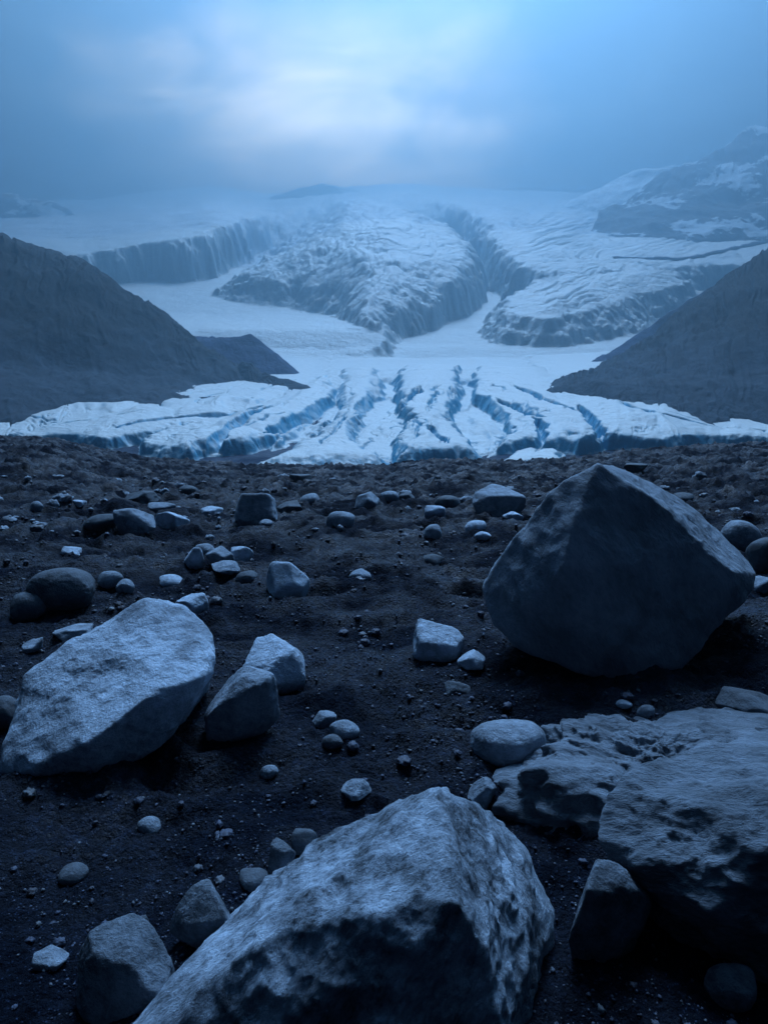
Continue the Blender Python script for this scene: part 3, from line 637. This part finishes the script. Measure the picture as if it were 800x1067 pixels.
# box of each stone in the photograph's pixels
RK = [
 ('rounded pale boulder touching the right side of the large pale left boulder', (212, 697, 291, 778), 'mid', 'angular', 'boulder'),
 ('pale boulder lying just behind the rounded boulder beside the large left one', (250, 672, 319, 722), 'pale', 'angular', 'boulder'),
 ('pale angular stone with three flat faces standing alone on mid gravel', (276, 586, 323, 625), 'pale', 'block', 'rock'),
 ('thin pale tilted slab lying left of the huge dark boulder', (430, 648, 484, 690), 'pale', 'slab', 'rock'),
 ('small flat pale stone at the lower right tip of the thin tilted slab', (476, 680, 506, 697), 'pale', 'slab', 'rock'),
 ('round grey boulder beside the left end of the low rock outcrop', (490, 749, 568, 798), 'mid', 'round', 'boulder'),
 ('small grey stone between the peaked foreground rock and the round grey boulder', (484, 811, 517, 841), 'mid', 'angular', 'rock'),
 ('dark domed boulder with small stones at its foot near the left edge', (33, 593, 98, 634), 'dark', 'round', 'boulder'),
 ('rounded dark stone leaning left of the dark domed boulder', (13, 618, 50, 643), 'dark', 'round', 'rock'),
 ('small round stone at the right foot of the dark domed boulder', (76, 613, 97, 629), 'dark', 'round', 'rock'),
 ('small rounded stone right of the dark domed boulder, larger of a touching pair', (102, 596, 127, 612), 'mid', 'round', 'rock'),
 ('smaller stone of the touching pair right of the dark domed boulder', (121, 604, 140, 618), 'mid', 'round', 'rock'),
 ('pale white-topped stone peeking out behind the large left boulder', (185, 620, 217, 644), 'pale', 'angular', 'rock'),
 ('blocky pale stone at the left end of the short row of stones', (190, 571, 214, 594), 'pale', 'block', 'rock'),
 ('low stone tucked behind the blocky pale stone of the short row', (203, 567, 224, 580), 'mid', 'round', 'rock'),
 ('wedge-shaped grey stone in the middle of the short row of stones', (216, 571, 243, 591), 'mid', 'angular', 'rock'),
 ('square pale stone at the right end of the short row of stones', (240, 570, 264, 588), 'pale', 'block', 'rock'),
 ('flat thin stone lying in front of the short row of stones', (217, 587, 251, 597), 'mid', 'slab', 'rock'),
 ('dark rounded stone just right of the flat stone before the short row', (246, 595, 269, 608), 'dark', 'round', 'rock'),
 ('small pale rounded stone alone left of the short row of stones', (164, 599, 192, 611), 'pale', 'round', 'rock'),
 ('grey wedge-shaped rock, left half of the leaning pair on far left gravel', (121, 531, 163, 555), 'mid', 'angular', 'rock'),
 ('pale cracked rock, right half of the leaning pair on far left gravel', (157, 532, 195, 555), 'pale', 'block', 'rock'),
 ('low dark rock at the left of the leaning pair of rocks', (88, 536, 124, 551), 'dark', 'round', 'rock'),
 ('grey stone behind the leaning pair of rocks', (154, 524, 182, 536), 'mid', 'angular', 'rock'),
 ('pale flat stone between the leaning pair and the dark pyramid rock', (209, 528, 232, 541), 'pale', 'slab', 'rock'),
 ('dark pyramid-shaped rock standing up on far gravel left of centre', (246, 515, 290, 547), 'mid', 'angular', 'boulder'),
 ('smooth egg-shaped stone right of the dark pyramid rock', (340, 533, 370, 552), 'mid', 'round', 'rock'),
 ('dark small stone in the middle ground above the thin tilted slab', (364, 594, 387, 606), 'mid', 'round', 'rock'),
 ('flat-topped dark block lying left behind the huge dark boulder', (491, 509, 545, 538), 'mid', 'block', 'boulder'),
 ('round pale stone below the flat-topped dark block', (484, 542, 507, 556), 'pale', 'round', 'rock'),
 ('tiny pale stone just under the round pale stone', (494, 554, 512, 563), 'pale', 'round', 'rock'),
 ('rounded grey stone left of the round pale stone', (441, 548, 460, 562), 'mid', 'round', 'rock'),
 ('pale low stone up and left of the round pale stone', (442, 528, 464, 541), 'pale', 'angular', 'rock'),
 ('dark hump-shaped stone left of the flat-topped dark block', (452, 516, 480, 530), 'dark', 'round', 'rock'),
 ('pale slanted stone in the far stone band at centre', (370, 513, 396, 531), 'mid', 'slab', 'rock'),
 ('small round stone in the far band right of the slanted stone', (396, 512, 416, 523), 'mid', 'round', 'rock'),
 ('grey stone in the far band between pyramid rock and slanted stone', (313, 515, 333, 528), 'mid', 'round', 'rock'),
 ('low dark stone in the far band right beside the pyramid rock', (288, 522, 316, 534), 'dark', 'angular', 'rock'),
 ('small stone at the front foot of the pyramid rock', (270, 541, 285, 550), 'mid', 'round', 'rock'),
 ('dark rock half sunk in gravel at the foot of the left mound', (130, 511, 166, 527), 'dark', 'angular', 'rock'),
 ('dark flat rock in the distance above the pale flat stone', (185, 506, 207, 518), 'dark', 'round', 'rock'),
 ('small round stone, first of three on the lower left mound', (32, 523, 45, 533), 'mid', 'round', 'rock'),
 ('taller stone, middle of three on the lower left mound', (50, 518, 69, 530), 'mid', 'angular', 'rock'),
 ('pale low stone, right one of three on the lower left mound', (71, 521, 88, 530), 'pale', 'slab', 'rock'),
 ('small bright stone alone above the dark domed boulder', (64, 568, 85, 580), 'pale', 'slab', 'rock'),
 ('tiny pale stone right of the small bright stone', (143, 567, 156, 576), 'pale', 'round', 'rock'),
 ('long flat stone lying behind the large pale left boulder', (52, 655, 96, 667), 'mid', 'slab', 'rock'),
 ('small slanted stone behind the left shoulder of the large pale boulder', (22, 668, 43, 681), 'mid', 'angular', 'rock'),
 ('rough grey stone at upper left of the stone trio on central gravel', (322, 740, 352, 761), 'mid', 'angular', 'rock'),
 ('pale rounded stone at right of the stone trio on central gravel', (343, 750, 375, 770), 'mid', 'round', 'rock'),
 ('dark small stone, lowest of the stone trio on central gravel', (335, 765, 358, 781), 'dark', 'round', 'rock'),
 ('pale flat-bottomed stone above the top of the peaked foreground rock', (354, 812, 387, 831), 'mid', 'angular', 'rock'),
 ('dark flat stone below the small flat pale stone by the slab', (463, 709, 490, 724), 'dark', 'slab', 'rock'),
 ('square dark stone touching the left slope of the peaked foreground rock', (280, 880, 307, 911), 'slate', 'block', 'rock'),
 ('dark wedge stone behind the left slope of the peaked foreground rock', (304, 864, 332, 892), 'dark', 'angular', 'rock'),
 ('low dark cobble left of the square dark stone', (249, 906, 281, 925), 'dark', 'round', 'rock'),
 ('angular boulder with pale top against the left flank of the peaked foreground rock', (176, 922, 251, 998), 'slate', 'angular', 'boulder'),
 ('dark wedge-shaped boulder at the bottom left below the pale-topped one', (81, 962, 182, 1058), 'slate', 'angular', 'boulder'),
 ('dark boulder with faceted top in the hollow under the heavy right boulder', (582, 892, 672, 1000), 'slate', 'angular', 'boulder'),
 ('round dark stone in the deep shade at the bottom right corner', (738, 1006, 786, 1054), 'slate', 'round', 'rock'),
 ('tiny pale stone in front of the huge dark boulder', (641, 729, 658, 738), 'pale', 'round', 'rock'),
 ('small grey stone right of the tiny pale stone before the huge boulder', (663, 735, 681, 749), 'mid', 'round', 'rock'),
 ('sloping dark slab between huge boulder and right frame edge', (748, 721, 806, 749), 'dark', 'slab', 'rock'),
 ('dark stone on far gravel behind the top of the huge boulder', (697, 514, 722, 526), 'dark', 'round', 'rock'),
 ('rounded rock right behind the sloping edge of the huge boulder', (752, 545, 788, 574), 'mid', 'round', 'rock'),
 ('dark rounded rock cut by the right frame edge beside the huge boulder', (779, 562, 812, 594), 'dark', 'round', 'boulder'),
 ('flat grey stone at the right frame edge below the dark rounded rock', (776, 600, 806, 616), 'mid', 'slab', 'rock'),
 ('dark rock cut by the left frame edge behind the large pale boulder', (-12, 727, 22, 762), 'dark', 'round', 'rock'),
 ('small grey cobble alone on dark gravel below the large pale boulder', (143, 851, 168, 868), 'mid', 'round', 'rock'),
 ('dull cobble on the dark gravel left of the pale-topped boulder', (62, 900, 92, 920), 'dark', 'round', 'rock'),
 ('flat elongated cobble at the lower left in deep shade', (38, 986, 72, 1012), 'mid', 'slab', 'rock'),
 ('small flat cobble left of the pale-topped boulder near its top', (130, 958, 152, 972), 'dark', 'slab', 'rock'),
 ('little grey stone on the gravel under the rounded pale boulder', (271, 797, 290, 810), 'mid', 'round', 'rock'),
 ('distant flat dark stone before the ice front left of centre', (300, 494, 325, 503), 'dark', 'slab', 'rock'),
 ('distant dark stone near the ridge line above the huge boulder', (648, 484, 672, 493), 'dark', 'angular', 'rock'),
 ('far dark stone left of the flat-topped dark block', (415, 514, 432, 524), 'dark', 'angular', 'rock'),
 ('pale chip-like stone up and right of the thin tilted slab', (440, 578, 462, 588), 'dark', 'round', 'rock'),
 ('small pale stone between flat-topped block and huge boulder', (524, 534, 544, 543), 'pale', 'angular', 'rock'),
]
for label, box, tone, kind, nm in RK:
    big = (box[2] - box[0]) > 60
    rock(label, box, tone, kind, name=nm, sub=6 if big else (5 if box[2] - box[0] > 30 else 4))

# ice fragments fallen from the snout
M['chunk'] = M['tongue']
# ------------------------------------------------------------------ loose gravel and cobbles as one mass
def gravel(name, count, seed, smin, smax, rows_, m, sub=1, power=2.6):
    r = np.random.RandomState(seed)
    px = r.uniform(-60, 860, count * 3); py = rows_[0] + (rows_[1] - rows_[0]) * r.uniform(0, 1, count * 3) ** 1.15
    s = slope(py); v = (533.5 - py) / F; k = (px - 400) / F / (CP + v * SP)
    Y = np.full(len(px), CAM_H) / -(s + .02)
    for _ in range(14):
        z = ground_z(Y * k, Y, False); Yn_ = (z - CAM_H) / s; Y = Y + .6 * (np.clip(Yn_, 1, 48) - Y)
    X = Y * k
    clump = fbm(st(X * .9, Y * .9, 0 * X + 3), 3)
    ok = (clump + r.uniform(-.25, .25, len(X)) > .0)
    X, Y = X[ok][:count], Y[ok][:count]
    n = len(X); z = ground_z(X, Y)
    size = (smin + (smax - smin) * r.uniform(0, 1, n) ** power) * Y / F
    dirs, f = ico(sub); nv = len(dirs)
    sc = r.uniform(.55, 1.15, (n, 3)) * size[:, None]; sc[:, 2] *= .7
    jit = 1 + r.uniform(-.28, .28, (n, nv, 1))
    q = dirs[None] * jit * sc[:, None]
    a = r.uniform(0, 2 * PI, n); ca, sa = np.cos(a)[:, None], np.sin(a)[:, None]
    q = np.stack([q[..., 0] * ca - q[..., 1] * sa, q[..., 0] * sa + q[..., 1] * ca, q[..., 2]], -1)
    q += np.stack([X, Y, z + sc[:, 2] * .35], -1)[:, None]
    ff = (f[None] + (np.arange(n) * nv)[:, None, None]).reshape(-1, 3)
    o = bpy.data.objects.new(name, fast_mesh(name, q.reshape(-1, 3), ff, smooth=sub > 1)); link(o, m)
    o['kind'] = 'stuff'
    return o
def pebble_material():
    m, nt, b = mat('mixed_pebbles'); L = nt.links.new
    ge = N(nt, 'ShaderNodeNewGeometry')
    r = ramp(nt, ge.outputs['Random Per Island'], [(0., g3(.015, GT)), (.7, g3(.045, GT)), (.96, g3(.09, BLUE)), (1., g3(.22, BLUE))])
    tc = N(nt, 'ShaderNodeTexCoord'); f = N(nt, 'ShaderNodeTexNoise', Scale=60, Detail=6, Roughness=.65); L(tc.outputs['Object'], f.inputs[0])
    mx = N(nt, 'ShaderNodeMix', data_type='RGBA', blend_type='MULTIPLY'); mx.inputs[0].default_value = 1
    v = ramp(nt, f.outputs[0], [(.3, (.6, .6, .6)), (.7, (1.3, 1.3, 1.3))]); L(r.outputs[0], mx.inputs[6]); L(v.outputs[0], mx.inputs[7])
    L(mx.outputs[2], b.inputs['Base Color']); b.inputs['Roughness'].default_value = .7
    bp = N(nt, 'ShaderNodeBump', Strength=.5, Distance=.01); L(f.outputs[0], bp.inputs['Height']); L(bp.outputs[0], b.inputs['Normal'])
    return m
M['pebble'] = pebble_material(); M['cobble'] = M['mid']
g = gravel('gravel', 9000, 5, .7, 2.8, (500, 1090), M['pebble'], 1, 2.)
tag(g, 'loose dark gravel and grit strewn over the whole moraine ground', 'gravel')
g = gravel('cobbles', 120, 19, 2.5, 9, (497, 565), M['cobble'], 3, 2.4)
tag(g, 'band of small grey stones across the far moraine gravel', 'cobbles')
g = gravel('cobbles', 500, 9, 2.5, 8, (500, 1080), M['pebble'], 3, 3.2)
tag(g, 'scattered small cobbles half sunk in the dark moraine gravel', 'cobbles')

# ------------------------------------------------------------------ haze
b = bmesh.new(); bmesh.ops.create_cube(b, size=1)
me = bpy.data.meshes.new('haze'); b.to_mesh(me); b.free()
hz = bpy.data.objects.new('haze', me); C.objects.link(hz)
hz.scale = (9000, 5060, 980); hz.location = (0, 2500, 490 - 21)
hm = bpy.data.materials.new('valley_haze'); hm.use_nodes = True; nt = hm.node_tree
nt.nodes.remove(nt.nodes['Principled BSDF'])
pv = nt.nodes.new('ShaderNodeVolumePrincipled'); pv.inputs['Color'].default_value = (.21, .325, .395, 1)
pv.inputs['Density'].default_value = HAZE; pv.inputs['Anisotropy'].default_value = .78
nt.links.new(pv.outputs[0], nt.nodes['Material Output'].inputs['Volume'])
me.materials.append(hm); hz['kind'] = 'stuff'
tag(hz, 'thin blue mist filling the valley between gravel and mountains', 'haze')

# ------------------------------------------------------------------ sky and light
w = bpy.data.worlds.new('World'); S.world = w; w.use_nodes = True
nt = w.node_tree; L = nt.links.new; bg = nt.nodes['Background']
SUN_EL, SUN_AZ = math.radians(56), math.radians(6)
tc = N(nt, 'ShaderNodeTexCoord')
sky = N(nt, 'ShaderNodeTexSky', sky_type='NISHITA'); sky.sun_disc = False
sky.sun_elevation = SUN_EL; sky.sun_rotation = SUN_AZ; sky.air_density = 1.5; sky.dust_density = 2; sky.ozone_density = 4
sepn = N(nt, 'ShaderNodeSeparateXYZ'); L(tc.outputs['Generated'], sepn.inputs[0])
# overcast deck: brightest where the sun stands behind it, darker with angle from it
gd = Vector((0.0, math.cos(math.radians(19)), math.sin(math.radians(19))))
dot = N(nt, 'ShaderNodeVectorMath', operation='DOT_PRODUCT'); L(tc.outputs['Generated'], dot.inputs[0]); dot.inputs[1].default_value = gd
mpn = N(nt, 'ShaderNodeMapping'); L(tc.outputs['Generated'], mpn.inputs[0]); mpn.inputs['Scale'].default_value = (1, 1, 1.6); mpn.inputs['Rotation'].default_value = (.2, .5, 0)
cn = N(nt, 'ShaderNodeTexNoise', Scale=2.3, Detail=5, Roughness=.5, Distortion=.4); L(mpn.outputs[0], cn.inputs[0])
d2 = mathn(nt, 'ADD', dot.outputs['Value'], mathn(nt, 'MULTIPLY', mathn(nt, 'SUBTRACT', cn.outputs[0], .5), .24))
# the deck is thick towards the skyline, so the glow fades down there
el = ramp(nt, sepn.outputs[2], [(.0, (.3, .3, .3)), (.275, (.10, .10, .11)), (.335, (.38, .38, .38)), (.37, (.72, .72, .72)), (.42, (.50, .47, .42)), (.49, (.10, .085, .07)), (.7, (.3, .3, .3))])
cr = ramp(nt, mathn(nt, 'MULTIPLY', d2, .97), [(0., (.012, .03, .075)), (.35, (.024, .07, .17)), (.64, (.03, .095, .22)), (.80, (.06, .15, .26)), (.89, (.26, .38, .47)), (.925, (1.5, 1.45, 1.25)), (.95, (5.2, 4.7, 3.7)), (.985, (9.5, 8.4, 6.4))])
mx = N(nt, 'ShaderNodeMix', data_type='RGBA'); mx.inputs[0].default_value = .9
nk = N(nt, 'ShaderNodeVectorMath', operation='SCALE'); L(sky.outputs[0], nk.inputs[0]); nk.inputs['Scale'].default_value = .008
cm = N(nt, 'ShaderNodeMix', data_type='RGBA', blend_type='MULTIPLY'); cm.inputs[0].default_value = 1
cl2 = N(nt, 'ShaderNodeTexNoise', Scale=4.5, Detail=7, Roughness=.55, Distortion=.8); mp3 = N(nt, 'ShaderNodeMapping'); L(tc.outputs['Generated'], mp3.inputs[0])
mp3.inputs['Scale'].default_value = (1, 1, 2.6); mp3.inputs['Rotation'].default_value = (0, .45, 0); L(mp3.outputs[0], cl2.inputs[0])
clr = ramp(nt, cl2.outputs[0], [(.3, (.55, .62, .72)), (.68, (1.4, 1.34, 1.25))])
el2 = N(nt, 'ShaderNodeMix', data_type='RGBA', blend_type='MULTIPLY'); el2.inputs[0].default_value = 1
L(el.outputs[0], el2.inputs[6]); L(clr.outputs[0], el2.inputs[7])
L(cr.outputs[0], cm.inputs[6]); L(el2.outputs[2], cm.inputs[7])
L(nk.outputs[0], mx.inputs[6]); L(cm.outputs[2], mx.inputs[7])
L(mx.outputs[2], bg.inputs['Color']); bg.inputs['Strength'].default_value = .5
sd = bpy.data.lights.new('sun', 'SUN'); sd.energy = 5.0; sd.angle = math.radians(24); sd.color = (.43, .66, 1.)
so = bpy.data.objects.new('sun', sd); C.objects.link(so)
dirv = Vector((math.sin(SUN_AZ) * math.cos(SUN_EL), math.cos(SUN_AZ) * math.cos(SUN_EL), math.sin(SUN_EL)))
so.rotation_euler = dirv.to_track_quat('Z', 'Y').to_euler()

# ------------------------------------------------------------------ camera
cd = bpy.data.cameras.new('camera'); co = bpy.data.objects.new('camera', cd); C.objects.link(co)
cd.sensor_fit = 'VERTICAL'; cd.sensor_height = 36; cd.lens = 36 * F / 1067
cd.clip_start = .05; cd.clip_end = 20000
co.location = (0, 0, CAM_H); co.rotation_euler = (math.radians(90) - PITCH, 0, 0)
S.camera = co
S.view_settings.view_transform = 'Standard'; S.view_settings.look = 'None'
S.view_settings.exposure = 1.74; S.view_settings.gamma = 1
S.cycles.use_denoising = True
S.cycles.volume_bounces = 2
S.cycles.max_bounces = 5; S.cycles.diffuse_bounces = 3
